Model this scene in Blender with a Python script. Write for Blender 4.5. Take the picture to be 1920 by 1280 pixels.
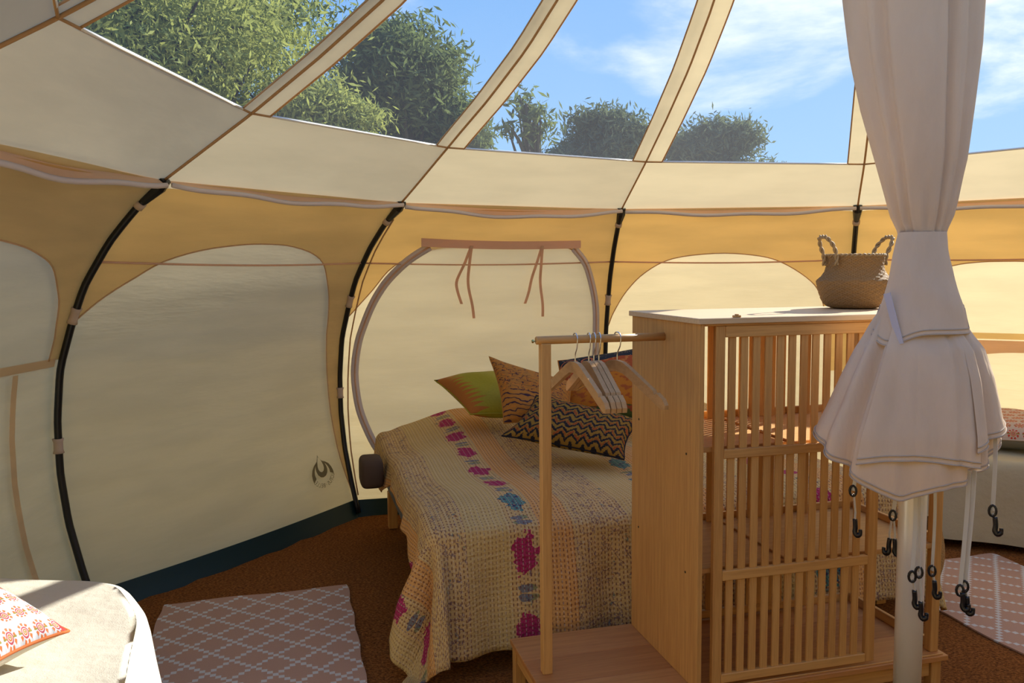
import bpy, bmesh, math, random
import numpy as np
from mathutils import Vector, Matrix
random.seed(7); rng = np.random.default_rng(11)
for o in list(bpy.data.objects): bpy.data.objects.remove(o)
SC = bpy.context.scene; COL = SC.collection
pi = math.pi

# ------------------------------------------------------------------ camera
F_PX, PITCH, ROLL = 1548.9, 0.08548, -0.0090
CAM = Vector((0, 0, 1.30))
fw = Vector((0, math.cos(PITCH), -math.sin(PITCH))); up0 = Vector((0, math.sin(PITCH), math.cos(PITCH))); rt0 = Vector((1, 0, 0))
rt = rt0*math.cos(ROLL) + up0*math.sin(ROLL); up = -rt0*math.sin(ROLL) + up0*math.cos(ROLL)
cd = bpy.data.cameras.new('camera'); cam = bpy.data.objects.new('camera', cd); COL.objects.link(cam)
cd.sensor_width = 36; cd.lens = F_PX/1920*36; cd.clip_start = .02; cd.clip_end = 500
R3 = Matrix((rt, up, -fw)).transposed()
cam.matrix_world = Matrix.Translation(CAM) @ R3.to_4x4()
SC.camera = cam

# ------------------------------------------------------------------ world, sun, exposure
SUN_AZ, SUN_EL = math.radians(43.4), math.radians(28.5)
SUN_DIR = Vector((math.cos(SUN_AZ)*math.cos(SUN_EL), math.sin(SUN_AZ)*math.cos(SUN_EL), math.sin(SUN_EL)))
wd = bpy.data.worlds.new('sky'); SC.world = wd; wd.use_nodes = True
wt = wd.node_tree; wt.nodes.clear()
def wn(t, **k):
    n = wt.nodes.new(t)
    for a, b in k.items(): setattr(n, a, b)
    return n
wl = wt.links.new
tc = wn('ShaderNodeTexCoord'); sx = wn('ShaderNodeSeparateXYZ'); wl(tc.outputs['Generated'], sx.inputs[0])
zc = wn('ShaderNodeClamp'); wl(sx.outputs[2], zc.inputs[0]); zc.inputs[1].default_value = 0
zp = wn('ShaderNodeMath', operation='POWER'); wl(zc.outputs[0], zp.inputs[0]); zp.inputs[1].default_value = .6
ramp = wn('ShaderNodeMix', data_type='RGBA'); wl(zp.outputs[0], ramp.inputs[0])
ramp.inputs[6].default_value = (.50, .78, 1.05, 1); ramp.inputs[7].default_value = (.0, .24, .88, 1)
za = wn('ShaderNodeMath', operation='ADD'); wl(zc.outputs[0], za.inputs[0]); za.inputs[1].default_value = .14
dx_ = wn('ShaderNodeMath', operation='DIVIDE'); wl(sx.outputs[0], dx_.inputs[0]); wl(za.outputs[0], dx_.inputs[1])
dy_ = wn('ShaderNodeMath', operation='DIVIDE'); wl(sx.outputs[1], dy_.inputs[0]); wl(za.outputs[0], dy_.inputs[1])
cx_ = wn('ShaderNodeCombineXYZ'); wl(dx_.outputs[0], cx_.inputs[0]); wl(dy_.outputs[0], cx_.inputs[1]); cx_.inputs[2].default_value = 5.1
cn = wn('ShaderNodeTexNoise'); wl(cx_.outputs[0], cn.inputs['Vector']); cn.inputs['Scale'].default_value = .75; cn.inputs['Detail'].default_value = 9; cn.inputs['Roughness'].default_value = .58; cn.inputs['Distortion'].default_value = .3
cr = wn('ShaderNodeMapRange', interpolation_type='SMOOTHSTEP'); wl(cn.outputs[0], cr.inputs[0]); cr.inputs[1].default_value = .515; cr.inputs[2].default_value = .74
cm = wn('ShaderNodeMix', data_type='RGBA'); wl(cr.outputs[0], cm.inputs[0]); wl(ramp.outputs[2], cm.inputs[6]); cm.inputs[7].default_value = (1.25, 1.25, 1.28, 1)
bg = wn('ShaderNodeBackground'); wl(cm.outputs[2], bg.inputs[0]); bg.inputs[1].default_value = 1.0
wo = wn('ShaderNodeOutputWorld'); wl(bg.outputs[0], wo.inputs[0])
sd = bpy.data.lights.new('sun', 'SUN'); sd.energy = 10.0; sd.angle = .0093; sd.color = (1, .965, .87)
sun = bpy.data.objects.new('sun', sd); COL.objects.link(sun); sun.rotation_euler = SUN_DIR.to_track_quat('Z', 'Y').to_euler(); sun.location = (6, 6, 8)
vs = SC.view_settings; vs.view_transform = 'Standard'; vs.look = 'None'; vs.gamma = 1; vs.use_curve_mapping = False; vs.exposure = 0.10

# ------------------------------------------------------------------ helpers: node expressions
class X:
    def __init__(s, g, sock): s.g = g; s.s = sock
    def _b(s, op, o, sw=False):
        n = s.g.nt.nodes.new('ShaderNodeMath'); n.operation = op
        a, b = (o, s) if sw else (s, o)
        for i, v in enumerate((a, b)):
            if isinstance(v, X): s.g.nt.links.new(v.s, n.inputs[i])
            elif v is not None: n.inputs[i].default_value = float(v)
        return X(s.g, n.outputs[0])
    def __add__(s, o): return s._b('ADD', o)
    __radd__ = __add__
    def __sub__(s, o): return s._b('SUBTRACT', o)
    def __rsub__(s, o): return s._b('SUBTRACT', o, True)
    def __mul__(s, o): return s._b('MULTIPLY', o)
    __rmul__ = __mul__
    def __truediv__(s, o): return s._b('DIVIDE', o)
    def __pow__(s, o): return s._b('POWER', o)
    def lt(s, o): return s._b('LESS_THAN', o)
    def gt(s, o): return s._b('GREATER_THAN', o)
    def mn(s, o): return s._b('MINIMUM', o)
    def mx(s, o): return s._b('MAXIMUM', o)
    def mod(s, o): return s._b('FLOORED_MODULO', o)
    def fl(s): return s._b('FLOOR', None)
    def fr(s): return s._b('FRACT', None)
    def ab(s): return s._b('ABSOLUTE', None)
    def sin(s): return s._b('SINE', None)
    def sqrt(s): return s._b('SQRT', None)
    def atan2(s, o): return s._b('ARCTAN2', o)
    def band(s, a, b): return s.gt(a)*s.lt(b)
    def sm(s, a, b):
        n = s.g.nt.nodes.new('ShaderNodeMapRange'); n.interpolation_type = 'SMOOTHSTEP'; s.g.nt.links.new(s.s, n.inputs[0])
        n.inputs[1].default_value = a; n.inputs[2].default_value = b
        return X(s.g, n.outputs[0])
class G:
    def __init__(s, name):
        s.m = bpy.data.materials.new(name); s.m.use_nodes = True; s.nt = s.m.node_tree; s.nt.nodes.clear()
        s.out = s.nt.nodes.new('ShaderNodeOutputMaterial')
    def n(s, t, **k):
        n = s.nt.nodes.new(t)
        for a, b in k.items(): setattr(n, a, b)
        return n
    def uv(s):
        n = s.n('ShaderNodeTexCoord'); q = s.n('ShaderNodeSeparateXYZ'); s.nt.links.new(n.outputs['UV'], q.inputs[0])
        return X(s, q.outputs[0]), X(s, q.outputs[1])
    def ob(s):
        n = s.n('ShaderNodeTexCoord'); q = s.n('ShaderNodeSeparateXYZ'); s.nt.links.new(n.outputs['Object'], q.inputs[0])
        return X(s, q.outputs[0]), X(s, q.outputs[1]), X(s, q.outputs[2])
    def vec(s, a, b, c=0):
        n = s.n('ShaderNodeCombineXYZ')
        for i, v in enumerate((a, b, c)):
            if isinstance(v, X): s.nt.links.new(v.s, n.inputs[i])
            else: n.inputs[i].default_value = v
        return n.outputs[0]
    def noise(s, v, scale, detail=3, rough=.5):
        n = s.n('ShaderNodeTexNoise'); s.nt.links.new(v, n.inputs['Vector']); n.inputs['Scale'].default_value = scale
        n.inputs['Detail'].default_value = detail; n.inputs['Roughness'].default_value = rough
        return X(s, n.outputs[0])
    def white(s, v):
        n = s.n('ShaderNodeTexWhiteNoise'); s.nt.links.new(v, n.inputs['Vector']); return X(s, n.outputs[0])
    def voro(s, v, scale, feature='F1'):
        n = s.n('ShaderNodeTexVoronoi'); n.feature = feature; s.nt.links.new(v, n.inputs['Vector']); n.inputs['Scale'].default_value = scale
        return X(s, n.outputs['Distance'])
    def mix(s, f, a, b):
        n = s.n('ShaderNodeMix', data_type='RGBA')
        if isinstance(f, X): s.nt.links.new(f.s, n.inputs[0])
        else: n.inputs[0].default_value = f
        for i, v in ((6, a), (7, b)):
            if isinstance(v, tuple): n.inputs[i].default_value = (*v[:3], 1)
            else: s.nt.links.new(v, n.inputs[i])
        return n.outputs[2]
    def bump(s, h, strength=.3, dist=.01):
        n = s.n('ShaderNodeBump'); s.nt.links.new(h.s, n.inputs['Height']); n.inputs['Strength'].default_value = strength; n.inputs['Distance'].default_value = dist
        return n.outputs[0]
    def pbr(s, col, rough=.7, metal=0, spec=.3, nrm=None, sheen=0):
        n = s.n('ShaderNodeBsdfPrincipled'); i = n.inputs
        if isinstance(col, tuple): i['Base Color'].default_value = (*col[:3], 1)
        else: s.nt.links.new(col, i['Base Color'])
        i['Roughness'].default_value = rough; i['Metallic'].default_value = metal; i['Specular IOR Level'].default_value = spec
        if nrm: s.nt.links.new(nrm, i['Normal'])
        s.nt.links.new(n.outputs[0], s.out.inputs[0]); return s.m
    def cloth(s, refl, trans, nrm=None):
        d = s.n('ShaderNodeBsdfDiffuse'); t = s.n('ShaderNodeBsdfTranslucent'); a = s.n('ShaderNodeAddShader')
        for nd, c in ((d, refl), (t, trans)):
            if isinstance(c, tuple): nd.inputs[0].default_value = (*c[:3], 1)
            else: s.nt.links.new(c, nd.inputs[0])
            if nrm: s.nt.links.new(nrm, nd.inputs['Normal'])
        s.nt.links.new(d.outputs[0], a.inputs[0]); s.nt.links.new(t.outputs[0], a.inputs[1]); s.nt.links.new(a.outputs[0], s.out.inputs[0]); return s.m
def flat(name, col, rough=.7, metal=0, spec=.3): return G(name).pbr(col, rough, metal, spec)
def canvas(name, refl, trans, wrinkle=.15, wscale=3, st=(.7, 4)):
    g = G(name); a, b, c = g.ob(); v = g.vec(a*st[0], b*st[0], c*st[1])
    nz = g.noise(v, wscale, 4, .55); fine = g.noise(g.vec(a, b, c), 380, 1)
    k = nz.sm(.3, .7)*.10 + .93
    def sc(col):
        n = g.n('ShaderNodeVectorMath', operation='SCALE'); n.inputs[0].default_value = col; g.nt.links.new(k.s, n.inputs['Scale']); return n.outputs[0]
    return g.cloth(sc(refl), sc(trans), g.bump(nz + fine*.02, wrinkle, .05))

# ------------------------------------------------------------------ materials
M = {}
M['canvas'] = canvas('cream_canvas', (.47, .365, .20), (.255, .208, .120))
M['roof'] = canvas('roof_canvas', (.50, .39, .215), (.240, .200, .120), .06)
M['lining'] = canvas('gold_lining', (.30, .225, .125), (.575, .425, .20))
M['door'] = canvas('door_canvas', (.38, .33, .27), (.53, .56, .58), .2, 2)
M['sill'] = canvas('sill_canvas', (.36, .26, .16), (.42, .31, .19))
M['band'] = canvas('rose_band', (.48, .35, .25), (.35, .20, .10))
M['zip'] = flat('zip_tape', (.62, .53, .50), .6)
M['velcro'] = flat('velcro_tape', (.62, .58, .66), .8)
M['seam'] = G('seam_binding').cloth((.42, .26, .13), (.16, .085, .03))
M['piping'] = flat('clear_piping', (.80, .76, .68), .35)
M['tub'] = flat('green_groundsheet', (.012, .035, .036), .45)
M['sheet'] = flat('dark_groundsheet', (.018, .016, .015), .6)
M['black'] = flat('black_pole', (.008, .008, .009), .35, 0, .4)
M['plastic'] = flat('black_plastic', (.010, .010, .014), .3, 0, .5)
M['sleeve'] = flat('pale_sleeve', (.50, .38, .29), .8)
M['drape'] = canvas('drape_canvas', (.78, .61, .46), (.10, .075, .048), .35, 2.2, (4, 1.2))
M['hemline'] = flat('hem_thread', (.58, .46, .36), .8)
M['strap'] = flat('white_webbing', (.72, .70, .66), .6)
M['steel'] = flat('chrome_wire', (.75, .75, .76), .18, 1)
M['brass'] = flat('brass', (.62, .50, .16), .3, 1)
M['print'] = G('grey_print').cloth((.16, .13, .07), (.075, .062, .035))
M['greyblue'] = flat('greyblue_ticking', (.16, .17, .19), .8)
M['mattress'] = flat('mattress_white', (.55, .50, .42), .8)
M['brownfold'] = flat('brown_cloth', (.085, .052, .032), .85)
g = G('brushed_aluminium'); a, b, c = g.ob(); M['alu'] = g.pbr((.95, .93, .90), .30, .25, .5, g.bump(g.noise(g.vec(a*60, b*60, c*2), 6, 2), .02, .002))
def wood(name, c1, c2, axis, rough=.42, spec=.35):
    g = G(name); a, b, c = g.ob()
    s = {'x': (a*1.2, b*30, c*30), 'y': (a*30, b*1.2, c*30), 'z': (a*30, b*30, c*1.2)}[axis]
    n1 = g.noise(g.vec(*s), 3.2, 4, .6); n2 = g.noise(g.vec(*[q*2.6 for q in s]), 6, 2)
    oi = g.n('ShaderNodeObjectInfo'); rnd = X(g, oi.outputs['Random'])
    f = (n1*.75 + n2*.35 - .05 + rnd*.22 - .1).sm(.3, .75)
    return g.pbr(g.mix(f, c1, c2), rough, 0, spec, g.bump(n1 + n2, .08, .004))
W1, W2 = (.70, .38, .125), (.53, .26, .078)
M['topwood_sun_tint'] = wood('bamboo_top_sun_tint', (.74, .53, .32), (.62, .42, .23), 'x', .45, .6)  # same bamboo, paler: the brightness of the sunlit top is painted into its colour
M['wood_x'] = wood('bamboo_along', W1, W2, 'x'); M['wood_y'] = wood('bamboo_across', W1, W2, 'y'); M['wood_z'] = wood('bamboo_upright', W1, W2, 'z')
M['plank'] = wood('bamboo_plank', (.60, .27, .085), (.44, .175, .052), 'x')
M['hanger'] = wood('pale_beech', (.60, .34, .14), (.50, .265, .095), 'y')
g = G('coir'); a, b, c = g.ob(); v = g.vec(a, b, c)
w = (b*190 + g.noise(v, 25, 2)*4).sin(); nb = g.noise(g.vec(a*1.0, b*2.2, c), 95, 3, .7); big = g.noise(v, 1.6, 3)
M['coir'] = g.pbr(g.mix(nb.sm(.35, .68)*.8 + big*.2, (.12, .040, .011), (.66, .245, .062)), .95, 0, .1, g.bump(nb + w*.12, 1, .02))
g = G('grass'); a, b, c = g.ob(); M['grass'] = g.pbr(g.mix(g.noise(g.vec(a, b, c), 3, 6), (.30, .23, .09), (.48, .38, .17)), .95)
def leafmat(name, c1, c2, tr):
    g = G(name); u, v = g.uv(); return g.cloth(g.mix(u, c1, c2), tr)
M['leaf1'] = leafmat('leaf_bright', (.10, .115, .04), (.29, .30, .10), (.14, .15, .04))
M['leaf2'] = leafmat('leaf_dark', (.042, .060, .030), (.14, .16, .07), (.06, .075, .025))
M['leaf3'] = leafmat('leaf_bluish', (.045, .062, .045), (.13, .145, .085), (.05, .06, .03))
M['bark'] = flat('bark', (.07, .055, .04), .9)
g = G('clear_vinyl')
tr = g.n('ShaderNodeBsdfTransparent'); tr.inputs[0].default_value = (.93, .95, .95, 1); gl = g.n('ShaderNodeBsdfGlossy'); gl.inputs['Roughness'].default_value = .12
dt = g.n('ShaderNodeBsdfTranslucent'); dt.inputs[0].default_value = (.9, .9, .9, 1)
m1 = g.n('ShaderNodeMixShader'); m1.inputs[0].default_value = .025; g.nt.links.new(tr.outputs[0], m1.inputs[1]); g.nt.links.new(gl.outputs[0], m1.inputs[2])
m2 = g.n('ShaderNodeMixShader'); m2.inputs[0].default_value = .045; g.nt.links.new(m1.outputs[0], m2.inputs[1]); g.nt.links.new(dt.outputs[0], m2.inputs[2])
g.nt.links.new(m2.outputs[0], g.out.inputs[0]); M['vinyl'] = g.m
# flat-woven rug, lattice of stepped white squares
def rugmat(name, cell):
    g = G(name); u, v = g.uv(); wob = g.noise(g.vec(u, v, 0), 9, 2)*.006
    i = ((u + wob)/cell).fl(); j = ((v + wob)/cell).fl()
    p = (i + j).mod(8).lt(.5).mx((i - j).mod(8).lt(.5))
    th = g.noise(g.vec(u*1.5, v, 0), 420, 2)
    base = g.mix(th, (.46, .275, .19), (.62, .395, .29)); wh = g.mix(th, (.58, .56, .52), (.76, .74, .71))
    return g.pbr(g.mix(p, base, wh), .95, 0, .1, g.bump(th, .6, .004))
M['rug'] = rugmat('lattice_rug', .0176)
# kantha quilt
g = G('kantha_quilt'); u, v = g.uv(); vv = g.vec(u, v, 0)
wob = (g.noise(vv, 5, 2) - .5)*.025; su = (u + wob + .02)
ph = (su/.56).fr(); cellid = (su/.56).fl()
nz = g.noise(vv, 9, 3); fine = g.noise(vv, 120, 2)
col = g.mix(nz, (.53, .35, .14), (.68, .465, .205))
plain = ph.band(.18, .44); peach = ph.band(.62, .82); flower = ph.band(.44, .62); vine = ph.lt(.18); branch = ph.gt(.82)
col = g.mix(plain, col, g.mix(nz, (.54, .38, .15), (.66, .47, .20)))
col = g.mix(peach, col, g.mix(nz, (.61, .31, .10), (.71, .39, .14)))
sp = g.noise(g.vec(u*1.3, v, 3), 30, 3, .6); hue = g.noise(vv, 17, 1)
vcol = g.mix(hue.sm(.42, .5), (.10, .05, .12), g.mix(hue.sm(.55, .62), (.10, .20, .18), (.45, .16, .05)))
col = g.mix(sp.sm(.60, .67)*(vine.mx(flower))*.75, col, vcol)
br = g.noise(g.vec(u*1.2, v*.8, 7), 17, 3, .6)
col = g.mix((br - .5).ab().lt(.010)*branch.mx(vine)*.7, col, (.13, .07, .12))
# blossom patches in the flower stripe
fv = v/.25 + cellid*.37; fc = fv.fl(); ff = fv.fr() - .5
px_ = (ph - .53)/.075; py_ = ff/.27
rr = (px_*px_ + py_*py_).sqrt() + (g.noise(vv, 26, 3, .6) - .5)*1.9
kind = g.white(g.vec(fc, cellid, 0))
fcol = g.mix(kind.gt(.60), g.mix(fine.sm(.3, .7), (.33, .018, .085), (.47, .05, .14)), g.mix(g.voro(vv, 60).sm(.2, .5), (.05, .045, .13), (.10, .24, .22)))
col = g.mix(rr.lt(.92)*flower, col, fcol)
py2 = (ff.ab() - .44)/.07; r2 = (px_*px_ + py2*py2).sqrt() + (g.noise(vv, 40, 2) - .5)
col = g.mix(r2.lt(.75)*flower*.8, col, g.mix(hue.gt(.5), (.10, .14, .20), (.20, .24, .12)))
# running stitches
row = (u/.0125).fl(); st = (u/.0125).fr().lt(.34)*((v/.017 + g.white(g.vec(row, 0, 0))*5).fr().lt(.52))
row2 = (u/.021).fl(); st2 = (u/.021).fr().band(.5, .66)*((v/.014 + g.white(g.vec(row2, 4, 0))*5).fr().lt(.6))
col = g.mix(st*(.72 - plain*.25), col, (.17, .055, .05))
col = g.mix(st2*.32, col, (.72, .64, .52))
h = fine*.5 + st*-.5 + g.noise(g.vec(u*.6, v*2.5, 0), 26, 3)*1.2
M['quilt'] = g.pbr(col, .92, 0, .12, g.bump(h, .8, .008))
# cushion fabrics (uv 0..1)
g = G('olive_ikat'); u, v = g.uv(); nz = g.noise(g.vec(u, v, 0), 30, 3)
sl = .10 + (1 - ((v*12).fr() - .5).ab()*2)*(.20 + g.white(g.vec((v*12).fl(), 0, 0))*.16)
col = g.mix(nz, (.27, .24, .012), (.35, .31, .022)); col = g.mix(u.lt(sl)*.9, col, (.42, .12, .022)); col = g.mix(v.lt(.05), col, (.02, .015, .01))
M['olive'] = g.pbr(col, .55, 0, .3, g.bump(nz, .2, .004))
g = G('tan_batik'); u, v = g.uv(); vv = g.vec(u, v, 0); nz = g.noise(vv, 6, 2)
col = g.mix(nz, (.38, .155, .03), (.46, .21, .05))
sw = g.noise(g.vec(u*1.0, v*2.4, 0), 7, 2, .5); rowf = (v*17).fr()
top = v.gt(.45)
col = g.mix(top*(sw - .5).ab().lt(.022)*.9, col, (.05, .022, .04)); col = g.mix(top*(g.noise(g.vec(u, v*2.4, 5), 8, 2) - .45).ab().lt(.022)*.8, col, (.60, .20, .03))
wv = (v*13 + nz*2.2 + (u*3).sin()*.3).fr()
col = g.mix((1 - top)*wv.lt(.22), col, (.05, .025, .045)); col = g.mix((1 - top)*wv.band(.5, .66)*.8, col, (.52, .20, .04))
M['tan'] = g.pbr(col, .8, 0, .15, g.bump(g.noise(vv, 40, 2), .2, .005))
g = G('zigzag_weave'); u, v = g.uv(); vv = g.vec(u, v, 0)
z = v*9 + ((u*10 + (g.noise(vv, 5, 2) - .5)*.9).fr() - .5).ab()*1.7 + (g.noise(vv, 50, 2) - .5)*.75
k = z.fr(); kk = (z.fl()).mod(2)
col = g.mix(k.lt(.42), (.27, .155, .03), (.02, .018, .025)); col = g.mix(k.band(.50, .80)*kk*((u*18).fr().gt(.2)), col, (.30, .065, .022))
M['zigzag'] = g.pbr(col, .85, 0, .1, g.bump(g.noise(vv, 60, 2), .3, .004))
g = G('orange_patchwork'); u, v = g.uv(); vv = g.vec(u, v, 0); q = v + (g.noise(vv, 4, 2) - .5)*.12
mot = g.noise(vv, 16, 3, .6).sm(.52, .60)
vd = g.voro(vv, 5); ring = ((vd*32).sin()).gt(.3)*vd.lt(.45)
col = g.mix(mot, (.34, .065, .018), (.48, .17, .04)); col = g.mix(q.lt(.55), col, g.mix(mot, (.47, .155, .012), (.34, .08, .015)))
col = g.mix(q.lt(.12), col, g.mix(mot, (.05, .085, .02), (.30, .06, .02)))
dots = g.voro(vv, 34).lt(.22)
col = g.mix(q.gt(.78), col, g.mix(ring, g.mix(dots, (.014, .022, .034), (.30, .20, .13)), (.42, .12, .055)))
M['patch'] = g.pbr(col, .75, 0, .2, g.bump(g.noise(vv, 40, 2), .2, .004))
def fanmat(name, base, c1, c2, n):
    g = G(name); u, v = g.uv(); vv = g.vec(u, v, 0)
    cu = u*n + (v*n*1.2).fl().mod(2)*.5; a = cu.fr() - .5; b = (v*n*1.2).fr() - .32
    r = (a*a + b*b).sqrt(); th = b.atan2(a)
    pet = ((th*9).sin()).gt(-.2)
    col = g.mix(r.band(.26, .40)*pet, base, c1); col = g.mix(r.band(.16, .22), col, c2); col = g.mix(r.band(.07, .13), col, c1); col = g.mix(r.lt(.05), col, (.30, .22, .02))
    col = g.mix(((b + .02).ab().lt(.035))*a.ab().lt(.42)*r.gt(.2), col, (.25, .20, .03))
    e = (u*(1 - u)*v*(1 - v)).sqrt()
    col = g.mix(u.gt(.95), col, (.62, .03, .03))
    return g.pbr(col, .7, 0, .2, g.bump(g.noise(vv, 9, 3), .3, .02))
M['fan'] = fanmat('peacock_print', (.50, .50, .54), (.52, .14, .04), (.36, .05, .07), 7)
M['fanred'] = fanmat('red_fan_print', (.58, .44, .34), (.52, .06, .03), (.55, .20, .05), 8)
M['pillowback'] = flat('grey_backing', (.20, .18, .13), .8)
def linen(name, c):
    g = G(name); a, b, cc = g.ob(); v = g.vec(a, b, cc)
    th = g.noise(g.vec(a*1.0, b*1.0, cc*1.0), 300, 2); cr_ = g.noise(v, 5, 4, .55)
    return g.pbr(g.mix(th, tuple(x*.9 for x in c), c), .85, 0, .15, g.bump(cr_ + th*.05, .5, .03))
M['linen'] = linen('white_cotton', (.66, .60, .50)); M['linen2'] = linen('beige_cotton', (.54, .47, .31))
g = G('seagrass'); u, v = g.uv(); vv = g.vec(u, v, 0); nz = g.noise(g.vec(u*60, v*22, 0), 2.5, 3)
chk = (u*44 + v*26).fr().lt(.5); lin_ = ((u*44 - v*26)*1.0).fr().lt(.5)
col = g.mix(nz, (.20, .11, .045), (.50, .30, .125)); col = g.mix(chk*(1 - lin_)*.35, col, (.13, .065, .022))
M['seagrass'] = g.pbr(col, .75, 0, .25, g.bump(chk*.5 + lin_*.5 + nz*.4, 1, .008))
M['rope'] = flat('seagrass_rope', (.36, .25, .13), .7)

# ------------------------------------------------------------------ helpers: geometry
def V(*a): return np.array(a, float)
def base_of(o):
    while o.parent: o = o.parent
    return np.array(o.location)
def obj(name, verts, faces, mat, parent=None, smooth=False, uvs=None, origin=None):
    verts = np.asarray(verts, float)
    if parent is not None: off = base_of(parent)
    elif origin is not None: off = np.asarray(origin, float)
    else: off = V(verts[:, 0].mean(), verts[:, 1].mean(), verts[:, 2].min())
    me = bpy.data.meshes.new(name); me.from_pydata([tuple(v) for v in verts - off], [], [tuple(f) for f in faces]); me.update()
    if mat is not None: me.materials.append(M[mat] if isinstance(mat, str) else mat)
    if smooth: me.polygons.foreach_set('use_smooth', [True]*len(me.polygons))
    if uvs is not None:
        ul = me.uv_layers.new(name='UVMap'); uvs = np.asarray(uvs, float)
        idx = np.empty(len(me.loops), int); me.loops.foreach_get('vertex_index', idx); ul.data.foreach_set('uv', uvs[idx].ravel())
    o = bpy.data.objects.new(name, me); COL.objects.link(o)
    if parent is not None: o.parent = parent
    else: o.location = off
    return o
def tag(o, label, cat, group=None):
    o['label'] = label; o['category'] = cat
    if group: o['group'] = group
    return o
def thing(name, label, cat, loc, group=None):
    o = bpy.data.objects.new(name, None); COL.objects.link(o); o.location = tuple(loc); o.empty_display_size = .1
    return tag(o, label, cat, group)
def struct(name, loc=(0, 0, 0)):
    o = bpy.data.objects.new(name, None); COL.objects.link(o); o.location = tuple(loc); o['kind'] = 'structure'; o.empty_display_size = .1
    return o
class MB:
    def __init__(s): s.v = []; s.f = []; s.u = []
    def add(s, v, f, u=None):
        k = len(s.v); s.v += [tuple(q) for q in v]; s.f += [tuple(i + k for i in q) for q in f]
        if u is not None: s.u += [tuple(q) for q in u]
        return s
    def obj(s, name, mat, parent=None, smooth=False, **k): return obj(name, s.v, s.f, mat, parent, smooth, s.u if s.u else None, **k)
def grid(P, n, m, closed_u=False):
    """faces for points laid out index = j*n+i (i fast)"""
    f = []
    for j in range(m - 1):
        for i in range(n if closed_u else n - 1):
            i2 = (i + 1) % n; f.append((j*n + i, j*n + i2, (j + 1)*n + i2, (j + 1)*n + i))
    return f
def tube(path, r, sides=8, closed=False, flatten=None):
    path = [np.asarray(p, float) for p in path]; n = len(path); vs_ = []; fs = []
    rs = r if hasattr(r, '__len__') else [r]*n
    T0 = None; N = None
    for i, p in enumerate(path):
        a = path[(i + 1) % n] if (closed or i < n - 1) else path[i]; b = path[i - 1] if (closed or i > 0) else path[i]
        T = a - b; T = T/(np.linalg.norm(T) + 1e-12)
        if N is None:
            N = np.cross(T, V(0, 0, 1)); 
            if np.linalg.norm(N) < 1e-3: N = np.cross(T, V(0, 1, 0))
        N = N - T*(N@T); N = N/(np.linalg.norm(N) + 1e-12); Bn = np.cross(T, N)
        k = flatten or (1, 1)
        for s_ in range(sides):
            t = 2*pi*s_/sides; vs_.append(p + rs[i]*(k[0]*math.cos(t)*N + k[1]*math.sin(t)*Bn))
    for i in range(n if closed else n - 1):
        i2 = (i + 1) % n
        for s_ in range(sides):
            s2 = (s_ + 1) % sides; fs.append((i*sides + s_, i*sides + s2, i2*sides + s2, i2*sides + s_))
    if not closed: fs.append(tuple(range(sides))[::-1]); fs.append(tuple((n - 1)*sides + q for q in range(sides)))
    return vs_, fs
def ribbon(path, side, w, thick=.0015):
    """flat strap: path points, side vectors (one or per point), width"""
    path = [np.asarray(p, float) for p in path]; vs_ = []; n = len(path)
    sides = side if isinstance(side, list) else [side]*n
    for i, p in enumerate(path):
        T = path[min(i + 1, n - 1)] - path[max(i - 1, 0)]; T = T/np.linalg.norm(T); s_ = np.asarray(sides[i], float); s_ = s_/np.linalg.norm(s_)
        nn = np.cross(T, s_); nn = nn/(np.linalg.norm(nn) + 1e-9)
        for a, b in ((-1, -1), (1, -1), (1, 1), (-1, 1)): vs_.append(p + s_*a*w/2 + nn*b*thick/2)
    f = grid(None, 4, n, True); f += [(3, 2, 1, 0), tuple((n - 1)*4 + q for q in range(4))]
    return vs_, f
def cbox(x0, x1, y0, y1, z0, z1, b=.0015):
    """chamfered box, 24 vertices"""
    bm = bmesh.new(); bmesh.ops.create_cube(bm, size=1)
    for v in bm.verts: v.co = Vector(((x0 + x1)/2 + v.co.x*(x1 - x0), (y0 + y1)/2 + v.co.y*(y1 - y0), (z0 + z1)/2 + v.co.z*(z1 - z0)))
    b = min(b, .3*min(x1 - x0, y1 - y0, z1 - z0))
    bmesh.ops.bevel(bm, geom=list(bm.edges), offset=b, segments=1, affect='EDGES')
    bm.verts.index_update(); vs_ = [tuple(v.co) for v in bm.verts]; fs = [tuple(v.index for v in f.verts) for f in bm.faces]; bm.free()
    return vs_, fs
def spline(pts, n):
    """Catmull-Rom through points, n samples"""
    P = np.asarray(pts, float); m = len(P); out = []
    for i in range(n):
        t = i/(n - 1)*(m - 1); k = min(int(t), m - 2); f = t - k
        p0, p1, p2, p3 = P[max(k - 1, 0)], P[k], P[k + 1], P[min(k + 2, m - 1)]
        out.append(.5*((2*p1) + (-p0 + p2)*f + (2*p0 - 5*p1 + 4*p2 - p3)*f*f + (-p0 + 3*p1 - 3*p2 + p3)*f**3))
    return np.array(out)
def resample(pts, n):
    P = np.asarray(pts, float); d = np.r_[0, np.cumsum(np.linalg.norm(np.diff(P, axis=0), axis=1))]
    t = np.linspace(0, d[-1], n); return np.stack([np.interp(t, d, P[:, i]) for i in range(P.shape[1])], 1)
def ss(a, b, x): t = np.clip((x - a)/(b - a), 0, 1); return t*t*(3 - 2*t)

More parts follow.
